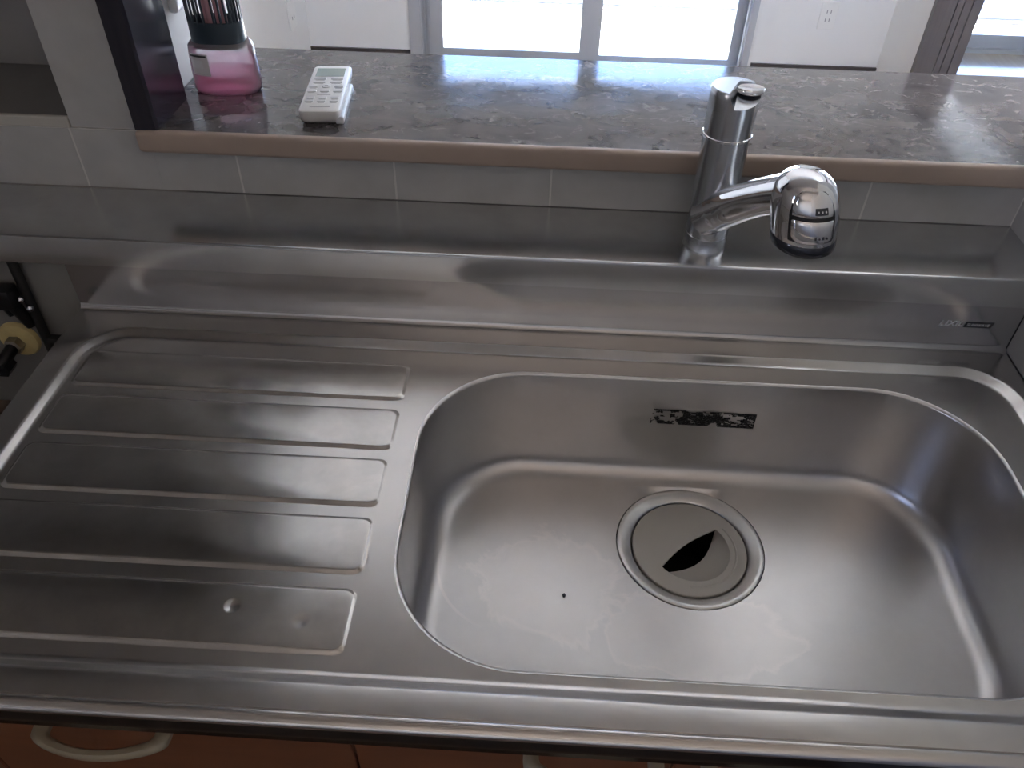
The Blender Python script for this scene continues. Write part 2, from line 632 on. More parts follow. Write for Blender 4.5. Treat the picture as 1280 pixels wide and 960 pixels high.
# kitchen shell
struct('wall_right', B(.6, .72, -1.6, YT - .0005, 0, 2.4), M_tile)
struct('wall_left', boxes((-1.37, -1.25, -1.6, .9, 0, 1.2), (-1.37, -1.25, -1.6, .9, 1.95, 2.4),
                          (-1.37, -1.25, -1.6, -1.45, 1.2, 1.95), (-1.37, -1.25, -.60, .9, 1.2, 1.95)), M_tile)
struct('wall_kitchen', B(-1.37, .72, -1.72, -1.6, 0, 2.4), M_white)
struct('floor_kitchen', B(-1.37, .72, -1.72, .75, -.05, 0), M_kfloor)
struct('ceiling', B(-1.5, 4.2, -1.8, 4.35, 2.4, 2.5), M_ceil)
# living room shell
YW = 3.75
struct('floor', B(-1.4, 1.68, .75, YW + .05, -.05, 0), M_floor)
struct('floor_side', B(1.68, 4.2, .5, 4.3, -.05, -.001), M_floor2)
struct('wall_living', B(-1.31, -1.19, .90, YW + .12, 0, 2.4), M_white)
WX0, WX1, WZ1 = -.66, .96, 2.28
struct('wall_back', boxes((-1.31, WX0, YW, YW + .12, 0, 2.4), (WX1, 1.77, YW, YW + .12, 0, 2.4),
                          (WX0, WX1, YW, YW + .12, WZ1, 2.4)), M_white)
struct('baseboard_back', boxes((-1.19, WX0 - .03, YW - .012, YW, 0, .062), (WX1 + .03, 1.60, YW - .012, YW, 0, .062)), M_base)
struct('wall_side', boxes((1.60, 1.77, 3.33, YW, 0, 2.4), (1.60, 1.77, .80, 3.33, 2.04, 2.4), (1.60, 1.77, .5, .80, 0, 2.4),
                          (.72, 1.60, .68, .80, 0, 1.03)), M_white)
struct('wall_far', boxes((1.65, 1.77, YW, 4.32, 0, 2.4), (4.1, 4.2, .5, 4.32, 0, 2.4), (1.6, 4.2, .40, .5, 0, 2.4)), M_white)
SX0, SX1, YS = 1.95, 3.6, 4.2
struct('wall_side_back', boxes((1.77, SX0, YS, YS + .12, 0, 2.4), (SX1, 4.2, YS, YS + .12, 0, 2.4),
                               (SX0, SX1, YS, YS + .12, 2.02, 2.4)), M_white)
# grooved dark jamb at the end of the side wall, and its head rail
pr = [(1.585, 3.30), (1.664, 3.30), (1.664, 3.306), (1.669, 3.306), (1.669, 3.30), (1.692, 3.30), (1.692, 3.306),
      (1.697, 3.306), (1.697, 3.30), (1.727, 3.30), (1.727, 3.306), (1.732, 3.306), (1.732, 3.30), (1.772, 3.30),
      (1.772, 3.33), (1.585, 3.33)]
bm = bmesh.new()
loft(bm, [[(x, y, 0) for x, y in pr], [(x, y, 2.04) for x, y in pr]], True, True, True)
bmesh.ops.recalc_face_normals(bm, faces=bm.faces)
struct('trim_4', bm, M_post)
struct('trim_5', B(1.585, 1.785, .80, 3.30, 2.00, 2.04), M_post)


def sash(parent, x0, x1, y, z0, z1, sw, rail, glass):
    f = obj('sash', boxes((x0, x0 + sw, y, y + .03, z0, z1), (x1 - sw, x1, y, y + .03, z0, z1),
                          (x0 + sw, x1 - sw, y, y + .03, z0, z0 + rail), (x0 + sw, x1 - sw, y, y + .03, z1 - .05, z1)), M_alu, parent)
    obj('pane', B(x0 + sw, x1 - sw, y + .013, y + .017, z0 + rail, z1 - .05), glass, f)


win = struct('window_1', boxes((WX0 - .028, WX0 + .03, YW - .015, YW + .12, 0, WZ1), (WX1 - .02, WX1 + .012, YW - .015, YW + .12, 0, WZ1),
                               (WX0, WX1, YW - .015, YW + .12, WZ1 - .03, WZ1 + .02), (WX0, WX1, YW - .005, YW + .12, -.02, .012)), M_alu)
obj('track', boxes((WX0 + .032, WX0 + .038, YW - .02, YW - .016, 0, WZ1), (WX0 + .044, WX0 + .050, YW + .0, YW + .004, 0, WZ1),
                   (WX0 + .060, WX0 + .066, YW + .02, YW + .024, 0, WZ1), (WX1 - .034, WX1 - .028, YW - .012, YW, 0, WZ1)), M_alu, win)
sash(win, WX0 + .030, .245, YW + .03, .012, WZ1 - .03, .100, .055, M_frost)
sash(win, .160, WX1 + .015, YW + .075, .012, WZ1 - .03, .085, .030, M_glass)
win2 = struct('window_2', boxes((SX0 - .03, SX0 + .02, YS - .015, YS + .12, 0, 2.02), (SX1 - .02, SX1 + .03, YS - .015, YS + .12, 0, 2.02),
                                (SX0, SX1, YS - .015, YS + .12, 1.99, 2.04), (SX0, SX1, YS - .005, YS + .12, -.01, .018)), M_alu)
sash(win2, SX0 + .0, 2.80, YS + .03, .018, 1.99, .06, .065, M_glass)
sash(win2, 2.74, SX1 - .0, YS + .07, .018, 1.99, .06, .065, M_glass)
win3 = struct('window_added', boxes((-1.35, -1.24, -1.45, -1.42, 1.2, 1.95), (-1.35, -1.24, -.63, -.60, 1.2, 1.95),
                                (-1.35, -1.24, -1.42, -.63, 1.2, 1.23), (-1.35, -1.24, -1.42, -.63, 1.92, 1.95)), M_alu)  # unseen window, added to light the kitchen side
obj('pane', B(-1.31, -1.306, -1.42, -.63, 1.23, 1.92), M_fillglass, win3)
# balcony beyond the windows
struct('floor_balcony', B(-3, 6, YW + .12, 5.6, -.20, -.08), M_conc)
struct('wall_balcony', B(-3, 6, 5.6, 5.72, -.3, .55), M_conc)
struct('trim_6', B(-3, 6, 4.96, 5.06, -.081, -.074), M_base)                                       # gutter along the balcony
struct('ground', B(-30, 30, 5.8, 60, -3.2, -3.0), M_conc)

# wall plates
pl = thing('power_outlet', 'pale double power outlet low on the wall right of the balcony window', 'outlet')
obj('cover_plate', B(1.262, 1.342, YW - .008, YW, .232, .355, .003, 2), M_remote, pl)
for zz in (.268, .305):
    for xx in (1.290, 1.308):
        obj('socket_slot', B(xx, xx + .004, YW - .0088, YW - .007, zz, zz + .014), M_print, pl)
pl = thing('wall_outlet', 'pale plate on the bluish left living room wall behind the bottle', 'outlet')
obj('cover_plate', B(-1.19, -1.178, 3.445, 3.545, .230, .352, .003, 2), M_remote, pl)
for yy in (3.475, 3.505):
    obj('socket_slot', B(-1.1785, -1.1772, yy, yy + .006, .27, .284), M_print, pl)
pl = thing('wall_switch', 'white wall switch beside the dark jamb, cut by the top of the frame', 'switch')
obj('cover_plate', B(-.493, -.481, .768, .832, 1.148, 1.268, .005, 3), M_remote, pl)
obj('rocker', B(-.481, -.4785, .782, .818, 1.165, 1.25, .001, 1), M_key, pl)

# ================================================================ stainless worktop with sink
wt = thing('sink_worktop', 'worn stainless steel sink worktop with ribbed drainboard on the left and a large bowl', 'sink')
ZFL = .686            # bowl floor
ZR, ZD = .853, .8462        # rim and sunken deck
RX0, RX1, RY0, RY1, RR = -.5715, .5785, .0335, .495, .062
bm = bmesh.new()
K, ST = 14, 10
loops = [rrect(-.5985, .592, .012, .522, .001, ZR, K, ST)]
for ins, dz in ((0, 0), (.0012, -.0003), (.004, -.0016), (.009, -.0046), (.012, -.0060), (.0145, -.0067), (.017, ZD - ZR)):
    loops.append(rrect(RX0 + ins, RX1 - ins, RY0 + ins, RY1 - ins, RR - ins * .6, ZR + dz, K, ST))
loft(bm, loops)
obj('rim', bm, M_deck, wt, True, 60)
SX = (-.131, .5225, .0585, .4525)
hole = rrect(*SX, .125, ZD, 16, 12)
panel_rects = []
for k, (y0, y1) in enumerate(((.3885, .4535), (.3095, .3745), (.2295, .2965), (.1475, .2160), (.0640, .1325))):
    panel_rects.append((-.5535, -.1545 - .0006 * k, y0, y1))
bm = bmesh.new()
ins = .017
outer = rrect(RX0 + ins, RX1 - ins, RY0 + ins, RY1 - ins, RR - ins * .6, ZD, K, ST)
fill_loops(bm, [outer, hole] + [rrect(*p, .0105, ZD, 5, 8) for p in panel_rects])
obj('drainboard', bm, M_deck, wt, False)
for p in panel_rects:
    bm = bmesh.new()
    lp = []
    for i_, dz in ((0, 0), (.001, .0003), (.0028, .0019), (.0042, .0025), (.0056, .0026)):
        lp.append(rrect(p[0] + i_, p[1] - i_, p[2] + i_, p[3] - i_, .0105 - i_ * .5, ZD + dz, 5, 8))
    loft(bm, lp, True, False, True)
    obj('drainer_panel', bm, M_panel, wt, True, 50)
# bowl
DX, DY, DZ = .1995, .3275, .6820
bm = bmesh.new()
loops = []


def bl(i_, z_, rr):
    return rrect(SX[0] + i_, SX[1] - i_, SX[2] + i_, SX[3] - i_, rr, z_, 16, 12)


loops.append(bl(0, ZD, .125))
for a in range(1, 6):
    t = a / 5 * PI / 2
    loops.append(bl(.0035 * math.sin(t), ZD - .0035 * (1 - math.cos(t)), .124))
FR = .026
for q in range(1, 7):
    t = q / 6
    loops.append(bl(.0035 + .004 * t, ZD - .0035 - (ZD - .0035 - ZFL - FR) * t, .124 - .004 * t))
for a in range(1, 13):
    t = a / 12 * PI / 2
    loops.append(bl(.0075 + FR * (1 - math.cos(t)), ZFL + FR * (1 - math.sin(t)), .120 - FR * .6 * (1 - math.cos(t))))
last = loops[-1]
circ = []
for p in last:
    a = math.atan2(p[1] - DY, p[0] - DX)
    circ.append((DX + .0912 * math.cos(a), DY + .0912 * math.sin(a), DZ))
for t in (.12, .3, .5, .7, .88, .96, 1):
    loops.append([tuple(p[i] * (1 - t) + c[i] * t for i in range(3)) for p, c in zip(last, circ)])
loops.append([(x * .999 + DX * .001, y * .999 + DY * .001, z_ - .006) for x, y, z_ in circ])
loft(bm, loops)
for f in bm.faces:
    f.normal_flip()
bmesh.ops.recalc_face_normals(bm, faces=bm.faces)
obj('sink_bowl', bm, M_bowl, wt, True, 60)
# drain flange ring and the pot below
bm = bmesh.new()
lathe(bm, [(.0900, DZ - .006), (.0900, DZ + .0002), (.0890, DZ + .0009), (.0840, DZ + .0006), (.0752, DZ - .0030), (.0728, DZ - .0046),
           (.0721, DZ - .0075), (.0721, DZ - .014), (.068, DZ - .015)], DX, DY, 72, False, False)
obj('drain_flange', bm, M_flange, wt, True, 50)
bm = bmesh.new()
lathe(bm, [(.0910, DZ - .0058), (.0680, DZ - .016), (.066, DZ - .10), (.01, DZ - .11)], DX, DY, 40, False, True)
for f in bm.faces:
    f.normal_flip()
obj('drain_pot', bm, M_pot, wt, True)
# splash with a coved foot
prof = []
YSP = .530
for a in range(9):
    t = a / 8 * PI / 2
    prof.append((YSP - .009 + .009 * math.sin(t), ZR + .009 - .009 * math.cos(t)))
prof = [(.5215, ZR)] + prof + [(YSP, .9245), (YSP + .003, .9245), (YSP + .003, ZR - .003), (.5215, ZR - .003)]
bm = bmesh.new()
extrude_x(bm, prof, -.5985, .592)
obj('backsplash', bm, M_splash, wt, True, 40)
# front nosing and apron
pf = [(.0121, ZR), (.0117, ZR - .0007), (.0112, ZR - .0006), (.0105, ZR + .0003), (.008, ZR + .0008), (.004, ZR + .0006), (.0012, ZR - .0006), (-.0004, ZR - .0022), (-.0012, ZR - .0046),
      (-.0010, ZR - .0058), (.004, ZR - .0058), (.0121, ZR - .004)]
bm = bmesh.new()
extrude_x(bm, pf, -.5985, .592)
obj('front_edge', bm, M_front, wt, True, 60)
bm = bmesh.new()
extrude_x(bm, [(-.0008, ZR - .0059), (-.0012, ZR - .016), (-.0004, ZR - .030), (.004, ZR - .034), (.012, ZR - .034), (.012, ZR - .0059)], -.5985, .592)
obj('front_apron', bm, M_apron, wt, True, 50)
# marks
ml = obj('maker_label', boxes((.5262, .5600, YSP - .0006, YSP + .0001, .8872, .8955)), M_logo_d, wt)
for v in ml.data.vertices:
    v.co.x += (v.co.z - .8872) * .28
text('lettering', 'SUNWAVE', .0056, (.5295, YSP - .0007, .8894), (PI / 2, 0, 0), M_logo_l, ml, .0001, .2, sx=1.05)
text('lettering', 'LIXIL', .0108, (.4955, YSP - .0004, .8885), (PI / 2, 0, 0), M_logo_l, ml, .0002, .25, sx=1.25)
# torn black residue of a sticker on the bowl's rear wall
bm = bmesh.new()
nx, nz = 92, 20
for i in range(nx):
    for j in range(nz):
        u, v = (i + .5) / nx, (j + .5) / nz
        nn = noise.fractal(Vector((u * 9, v * 3, 4.2)), .7, 2.0, 5)
        edge = min(v, 1 - v) * 2
        th = -.30 if .30 < u < .72 else -.12
        if u > .68:
            th = -.02 if .16 < v < .9 and u < .985 else -1
        if u < .18:
            th = .35 if v > .24 or u < .07 else -.2
            if v > .90 and u > .02:
                th = -1
        if edge < .25 and .2 < u < .7:
            th += .12
        if nn > th:
            x0, x1 = .1465 + .131 * u - .00072, .1465 + .131 * u + .00072
            z_ = .7995 - .0015 * u - .0245 * (1 - v)
            y = .4525 - .0035 - .004 * (ZD - .0035 - z_) / (ZD - .0035 - ZFL - FR) - .0005
            q = [bm.verts.new((x + random.uniform(-2e-4, 2e-4), y, zz + random.uniform(-2e-4, 2e-4))) for x, zz in
                 ((x0, z_ - .00066), (x1, z_ - .00066), (x1, z_ + .00066), (x0, z_ + .00066))]
            bm.faces.new(q)
obj('sticker_residue', bm, M_resid, wt)
bm = bmesh.new()
bmesh.ops.create_icosphere(bm, subdivisions=1, radius=.0022, matrix=Matrix.Translation((.0438, .2448, .6850)) @ Matrix.Diagonal((1, 1.5, .35, 1)))
obj('stain_spot', bm, M_resid, wt)

# drain cover lying in the flange
dc = thing('drain_cover', 'grey rubber drain cover with a tilted flap, lying in the sink drain', 'drain cover')
ZV = DZ - .0035
A0, A1 = math.radians(43), math.radians(217)      # the ends of the flap opening


def cv(a, r=.0478):
    return (DX + .0015 + r * math.cos(a), DY - .0015 + r * math.sin(a))


NA = 24
arc = [cv(A0 - (2 * PI - (A1 - A0)) * i / NA) for i in range(NA + 1)]          # clockwise along the low side
pa, pb = arc[0], arc[-1]


def bow(t, h):
    mx_, my_ = pa[0] * (1 - t) + pb[0] * t, pa[1] * (1 - t) + pb[1] * t
    dx_, dy_ = pb[0] - pa[0], pb[1] - pa[1]
    L_ = math.hypot(dx_, dy_)
    s = math.sin(PI * t)
    return (mx_ - dy_ / L_ * h * s, my_ + dx_ / L_ * h * s)


sgn = -1
chord = [bow(1 - i / NA, sgn * .006) for i in range(NA + 1)]                       # from pb back to pa, bulging away from the flap
hole2 = [(x, y, ZV) for x, y in arc] + [(x, y, ZV) for x, y in chord[1:-1]]
bm = bmesh.new()
outerc = [(DX + .0690 * math.cos(2 * PI * i / 72), DY + .0690 * math.sin(2 * PI * i / 72), ZV) for i in range(72)]
fill_loops(bm, [outerc, hole2])
loft(bm, [[(DX + r * math.cos(2 * PI * i / 72), DY + r * math.sin(2 * PI * i / 72), zz) for i in range(72)]
          for r, zz in ((.0690, ZV), (.0703, ZV - .0006), (.0708, ZV - .0025), (.0708, ZV - .008), (.066, ZV - .008))])
loft(bm, [hole2, [(x, y, ZV - .0025) for x, y, _ in hole2]])
obj('cover_disc', bm, M_cover, dc)
# shallow raised step around the flap side
bm = bmesh.new()
lp = []
for r, zz in ((.0572, 0), (.0565, .0009), (.0553, .0010), (.0543, 0)):
    lp.append([(*cv(A0 - .10 - (2 * PI - (A1 - A0) - .9) * i / 30, r), ZV + zz) for i in range(31)])
loft(bm, lp, False)
bmesh.ops.recalc_face_normals(bm, faces=bm.faces)
obj('moulded_step', bm, M_cover, dc, True, 60)
low = [bow(i / NA, .0175) for i in range(NA + 1)]
bm = bmesh.new()
lps = []
for t, dz in ((0, -.0002), (.06, -.0022), (.3, -.006), (.65, -.0105), (1, -.0140)):
    lps.append([(a[0] * (1 - t) + l[0] * t, a[1] * (1 - t) + l[1] * t, ZV + dz) for a, l in zip(arc, low)])
lps.append([(x, y, z_ - .002) for x, y, z_ in lps[-1]])
loft(bm, lps, False)
bmesh.ops.recalc_face_normals(bm, faces=bm.faces)
obj('flap', bm, M_flap, dc, True, 50)

# ================================================================ faucet ledge
lg = bmesh.new()
extrude_x(lg, [(.522, .9252), (.522, .9605), (.5226, .9624), (.524, .9633), (.526, ZL), (YT - .002, ZL), (YT, ZL + .0012), (YT, .9555), (.5375, .9555), (.5375, .9248), (.5228, .9248)], -1.25, .5995)
tag(obj('faucet_ledge', lg, M_ledge, None, True, 30), 'long stainless ledge behind the sink that carries the chrome faucet', 'ledge')

# ================================================================ serving counter
sc_ = thing('serving_counter', 'dark brown marbled serving counter with beige front edging in the hatch', 'counter')


def cr(z_, ins=0.0):
    xr, yb = .98, .9148
    P = [(-.503 + ins, .6260), (xr - ins, .6260)]
    r = .05
    for i in range(7):
        a = i / 6 * PI / 2
        P.append((xr - r + (r - ins) * math.cos(a), yb - r + (r - ins) * math.sin(a)))
    P += [(-.4935 + ins, yb - ins), (-.4935 + ins, .7205), (-.503 + ins, .7205)]
    return [(x, y, z_) for x, y in P]


bm = bmesh.new()
loft(bm, [cr(ZCB), cr(ZC - .0012), cr(ZC, .0012)], True, True, True)
bmesh.ops.recalc_face_normals(bm, faces=bm.faces)
obj('counter_slab', bm, M_marble, sc_)
pf = [(.6259, ZC + .0001), (.6215, ZC + .0001), (.6190, ZC - .0008), (.6178, ZC - .0028), (.6174, ZC - .006), (.6174, ZCB + .005), (.6182, ZCB + .0018), (.6205, ZCB), (.6259, ZCB)]
bm = bmesh.new()
loft(bm, [[(x, y + ((.0045) if k in (0, 4) and y < .6259 else 0) * 0, z_ * (1 - s_) + (ZC + ZCB) / 2 * s_) for y, z_ in pf]
          for k, (x, s_) in enumerate(((-.5035, .12), (-.5015, .03), (-.498, 0), (.975, 0), (.98, .05)))], True, True, True)
bmesh.ops.recalc_face_normals(bm, faces=bm.faces)
obj('front_edging', bm, M_beige, sc_, True, 40)

# ================================================================ side panel at the right end
tag(obj('side_panel', B(.5925, .5998, -.35, .5295, .8535, 1.70, .002, 2), M_panelw, None, True, 40),
    'cream side panel with rounded edge standing at the right end of the sink', 'panel')

# ================================================================ faucet
fa = thing('faucet', 'chrome kitchen faucet with an angled spout and pull-out spray head', 'faucet')
FX, FY = .1975, .572
bm = bmesh.new()
lathe(bm, [(.0262, ZL), (.0262, ZL + .0035), (.0255, ZL + .0045), (.0252, ZL + .019), (.0246, ZL + .0195), (.0246, ZL + .0205), (.0252, ZL + .021)], FX, FY, 48)
obj('base_ring', bm, M_satin, fa, True)
bm = bmesh.new()
lathe(bm, [(.0250, ZL + .020), (.0252, ZL + .0215), (.0258, 1.05), (.0264, 1.1045), (.0258, 1.1052)], FX, FY, 48)
obj('body', bm, M_satin, fa, True)
bm = bmesh.new()
lathe(bm, [(.0262, 1.1053), (.0272, 1.1056), (.0272, 1.1078), (.0264, 1.1084)], FX, FY, 48)
obj('trim_ring', bm, M_chrome, fa, True)
# lever: a barrel whose top is cut by two slanting planes, with a thumb tab
bm = bmesh.new()
lathe(bm, [(.0262, 1.1082), (.0266, 1.112), (.0272, 1.152), (.0268, 1.1575), (.0255, 1.1600)], FX, FY, 48)
lev = obj('lever', bm, M_satin, fa, True, 40)
cut = bmesh.new()
# wedge removed from the right front of the top
vv = [[(FX - .030, FY - .05, 1.172), (FX - .010, FY - .05, 1.1370), (FX + .05, FY - .05, 1.1400), (FX + .05, FY - .05, 1.19), (FX - .030, FY - .05, 1.19)],
      [(FX + .0035, FY + .014, 1.166), (FX + .006, FY + .014, 1.1570), (FX + .05, FY + .014, 1.1585), (FX + .05, FY + .014, 1.19), (FX + .0035, FY + .014, 1.19)]]
loft(cut, vv, True, True, True)
bmesh.ops.recalc_face_normals(cut, faces=cut.faces)
co = obj('cutter', cut, M_satin)
md = lev.modifiers.new('cut', 'BOOLEAN')
md.operation, md.object, md.solver = 'DIFFERENCE', co, 'EXACT'
dg = bpy.context.evaluated_depsgraph_get()
nm = bpy.data.meshes.new_from_object(lev.evaluated_get(dg))
lev.modifiers.clear()
lev.data = nm
bpy.data.objects.remove(co)
bm = bmesh.new()
lathe(bm, [(.003, 1.1535), (.0135, 1.1535), (.0150, 1.1550), (.0150, 1.1578), (.0138, 1.1592), (.003, 1.1588)], FX + .0155, FY - .0005, 32, sy=.72)
obj('thumb_tab', bm, M_chrome, fa, True, 40)

# spout and head
HX, HY = .2660, .462
HZ0, HZ1 = 1.044, 1.120
P0 = Vector((FX - .006, FY - .008, 1.006))
P3 = Vector((HX - .006, HY + .006, 1.094))
dirv = (P3 - P0)
pts, rd = [], []
for t, r in ((0, .0225), (.10, .0226), (.15, .0228), (.17, .0222), (.19, .0228), (.21, .0222), (.23, .0228), (.34, .0222), (.46, .0212), (.6, .0208), (.75, .0212), (.9, .0225), (1.0, .0235)):
    p = P0 + dirv * t
    p.z += .007 * math.sin(PI * t)
    pts.append(p)
    rd.append(r)
bm = bmesh.new()
tube(bm, pts, rd, 32)
obj('spout', bm, M_chrome, fa, True, 50)
hp = [(.0325, HZ0 + .006), (.0338, HZ0 + .010), (.0348, HZ0 + .020), (.0352, HZ0 + .034), (.0350, HZ0 + .046), (.0340, HZ0 + .057), (.0318, HZ0 + .067), (.0284, HZ0 + .0755),
      (.0235, HZ0 + .0825), (.0165, HZ0 + .0875), (.0085, HZ0 + .0900), (.001, HZ0 + .0907)]
hp = [(r_, HZ0 + (z_ - HZ0) * .84) for r_, z_ in hp]
TH = math.radians(9)             # the head leans a little


def lean(o):
    for v in o.data.vertices:
        v.co.x += -(v.co.z - HZ0) * .16 + .006
        v.co.y += (v.co.z - HZ0) * .10 - .004


bm = bmesh.new()
lathe(bm, hp, HX, HY, 56)
h = obj('spray_head', bm, M_chrome, fa, True, 60)
lean(h)
bm = bmesh.new()
lathe(bm, [(.026, HZ0 - .005), (.0300, HZ0 - .0045), (.0328, HZ0 - .002), (.0340, HZ0 + .003), (.0343, HZ0 + .0095), (.0330, HZ0 + .0105)], HX, HY, 48)
nz_ = obj('nozzle', bm, M_nozzle, fa, True, 60)
lean(nz_)


def head_r(z_):
    for (r0, z0), (r1, z1) in zip(hp, hp[1:]):
        if z0 <= z_ <= z1:
            return r0 + (r1 - r0) * (z_ - z0) / (z1 - z0)
    return hp[0][0]


def patch(a0, a1, z0, z1, off, nu=14, nv=10, rnd=.0, dome=0):
    """A plate that follows the head's skin between two angles and heights, with rounded corners and a rim."""
    bm = bmesh.new()
    g = []
    for j in range(nv + 1):
        row = []
        v = j / nv
        for i in range(nu + 1):
            u = i / nu * 2 - 1
            sh = 1.0
            if rnd and v > 1 - rnd:
                q = (v - (1 - rnd)) / rnd
                sh = math.sqrt(max(0, 1 - q * q * .82))
            if rnd < 0 and v < -rnd:
                q = 1 - v / -rnd
                sh = math.sqrt(max(0, 1 - q * q * .82))
            a = (a0 + a1) / 2 + (a1 - a0) / 2 * u * sh
            z_ = z0 + (z1 - z0) * v
            border = (i in (0, nu)) or (j in (0, nv))
            r = head_r(z_) + (-.0006 if border else off + dome * (1 - u * u) * math.sin(PI * v))
            row.append(bm.verts.new((HX + r * math.cos(a), HY + r * math.sin(a), z_)))
        g.append(row)
    for j in range(nv):
        for i in range(nu):
            bm.faces.new((g[j][i], g[j][i + 1], g[j + 1][i + 1], g[j + 1][i]))
    bmesh.ops.recalc_face_normals(bm, faces=bm.faces)
    return bm


AF = math.radians(-88)
wA = math.radians(40)
# dark groove plate behind the two buttons
g_ = obj('button_groove', patch(AF - wA - .09, AF + wA + .09, HZ0 + .0115, HZ0 + .0690, .0006, rnd=.45), M_black, fa, True, 80)
lean(g_)
b1 = obj('button', patch(AF - wA, AF + wA, HZ0 + .0410, HZ0 + .0670, .0012, rnd=.5, dome=.0006), M_chrome, fa, True, 80)
lean(b1)
b2 = obj('button', patch(AF - wA, AF + wA, HZ0 + .0130, HZ0 + .0398, .0013, rnd=-.3, dome=.0016), M_chrome, fa, True, 80)
lean(b2)
ic = obj('icon_window', patch(AF - .02, AF + .42, HZ0 + .0455, HZ0 + .0535, .0022), M_logo_d, fa, False)
lean(ic)
for k in range(3):
    d = obj('icon', patch(AF + .06 + k * .11, AF + .13 + k * .11, HZ0 + .0473, HZ0 + .0515, .0028, 4, 3), M_logo_l, fa)
    lean(d)
for k in range(4):
    d = obj('icon', patch(AF + .02 + k * .11, AF + .09 + k * .11, HZ0 + .0185 + (k % 2) * .001, HZ0 + .0260 - (k % 2) * .002, .0034, 4, 3), M_logo_d, fa)
    lean(d)

# ================================================================ remote control
rm = thing('remote_control', 'white air conditioner remote control with a grey display on the marbled counter', 'remote control')
RWX, RLY = .0505, .150
rm.location = (-.2838, .6535, ZC)
rm.rotation_euler = (0, 0, math.radians(5.2))
bm = bmesh.new()
hw = RWX / 2
loft(bm, [rrect(-hw + a, hw - a, b_, RLY - c_, r, z_, 5, 3) for a, b_, c_, r, z_ in
          ((.004, .010, .002, .006, .0005), (.002, .006, .0005, .006, .003), (.0006, .002, 0, .006, .0095), (0, .0005, 0, .006, .0165), (.0005, .0007, .0005, .006, .0185), (.0022, .0022, .0018, .0055, .0195))], True, True, True)
bmesh.ops.recalc_face_normals(bm, faces=bm.faces)
obj('body', bm, M_remote, rm, True, 40)
obj('rear_shell', B(.0185, .0292, .004, .112, .0004, .0100, .0022, 2), M_remote2, rm)
obj('display', B(-.0192, .0188, .1115, .1395, .0190, .0198, .0003, 1), M_lcd, rm)


def keys(rows):
    for y, xs, wd, ht in rows:
        for x in xs:
            obj('key', B(x - wd / 2, x + wd / 2, y - ht / 2, y + ht / 2, .0190, .0203, .0004, 1), M_key, rm)
            obj('key_print', B(x - wd * .36, x + wd * .36, y - ht * .75 - .0014, y - ht * .75, .0194, .01962), M_print, rm)


keys([(.1035, (-.011, .011), .016, .0055), (.0920, (-.011, .011), .016, .0055), (.0770, (-.0165, .0165), .0115, .006), (.0620, (-.0165, .0, .0165), .0115, .0055),
      (.0410, (-.0155, .0, .0155), .0105, .005), (.0305, (-.0155, .0, .0155), .0105, .005)])
bm = bmesh.new()
lathe(bm, [(.0058, .019), (.0058, .0203), (.0050, .0207)], 0, .0775, 20)
obj('round_key', bm, M_key, rm, True)
obj('key_print', B(-.0022, .0022, .0765, .0785, .0200, .0209), M_print, rm)
obj('key_print', B(-.0085, .0085, .0505, .0525, .0194, .01965), M_print, rm)
obj('key_print', B(-.0125, .0125, .0128, .0150, .0194, .01965), M_print, rm)

# ================================================================ deodoriser bottle
bt = thing('deodoriser_bottle', 'clear bottle of pink liquid with a slatted black cap beside the dark jamb', 'bottle')
BX, BY = -.4305, .7585


def oval(a, b_, z_, n=48, p=2.6):
    P = []
    for i in range(n):
        t = 2 * PI * i / n
        c, s = math.cos(t), math.sin(t)
        P.append((BX + a * math.copysign(abs(c) ** (2 / p), c), BY + b_ * math.copysign(abs(s) ** (2 / p), s), z_))
    return P


bm = bmesh.new()
loft(bm, [oval(a, b_, ZC + z_) for a, b_, z_ in ((.040, .025, .0005), (.0425, .0275, .002), (.0435, .0285, .006), (.0430, .0282, .03), (.0418, .0275, .052),
                                                (.0408, .0268, .060), (.0375, .0245, .0640), (.0345, .0225, .0650))], True, True, False)
bmesh.ops.recalc_face_normals(bm, faces=bm.faces)
obj('container', bm, M_bottle, bt, True, 60)
bm = bmesh.new()
loft(bm, [oval(a, b_, ZC + z_) for a, b_, z_ in ((.0385, .0235, .0018), (.0412, .0262, .004), (.0418, .0268, .010), (.0416, .0266, .0255))], True, True, True)
bmesh.ops.recalc_face_normals(bm, faces=bm.faces)
obj('pink_liquid', bm, M_liquid, bt, True, 50)
bm = bmesh.new()
loft(bm, [oval(a, b_, ZC + z_) for a, b_, z_ in ((.0416, .0266, .0256), (.0412, .0264, .036), (.0409, .0262, .0400))], True)
bmesh.ops.recalc_face_normals(bm, faces=bm.faces)
obj('pink_film', bm, M_pinkfilm, bt, True, 50)


def wrap(name, u0, u1, z0, z1, off, mat, par, taper=0):
    """A strip of label on the container's front (u is an angle, -90 deg faces the sink)."""
    bm = bmesh.new()
    lo, hi = [], []
    for i in range(13):
        t = math.radians(u0 + (u1 - u0) * i / 12)
        c, s = math.cos(t), math.sin(t)
        a, b_ = .0425 + off, .0280 + off
        x = BX + a * math.copysign(abs(c) ** (2 / 2.6), c)
        y = BY + b_ * math.copysign(abs(s) ** (2 / 2.6), s)
        lo.append((x, y, ZC + z0))
        hi.append((x, y, ZC + z1))
    loft(bm, [lo, hi], False)
    return obj(name, bm, mat, par, True)


lb = wrap('label', -138, -98, .0265, .0540, .0006, M_label, bt)
wrap('label_bar', -137, -100, .0500, .0525, .0011, M_logo_d, lb)
wrap('label_print', -134, -108, .0360, .0460, .0010, M_logo_l, lb)
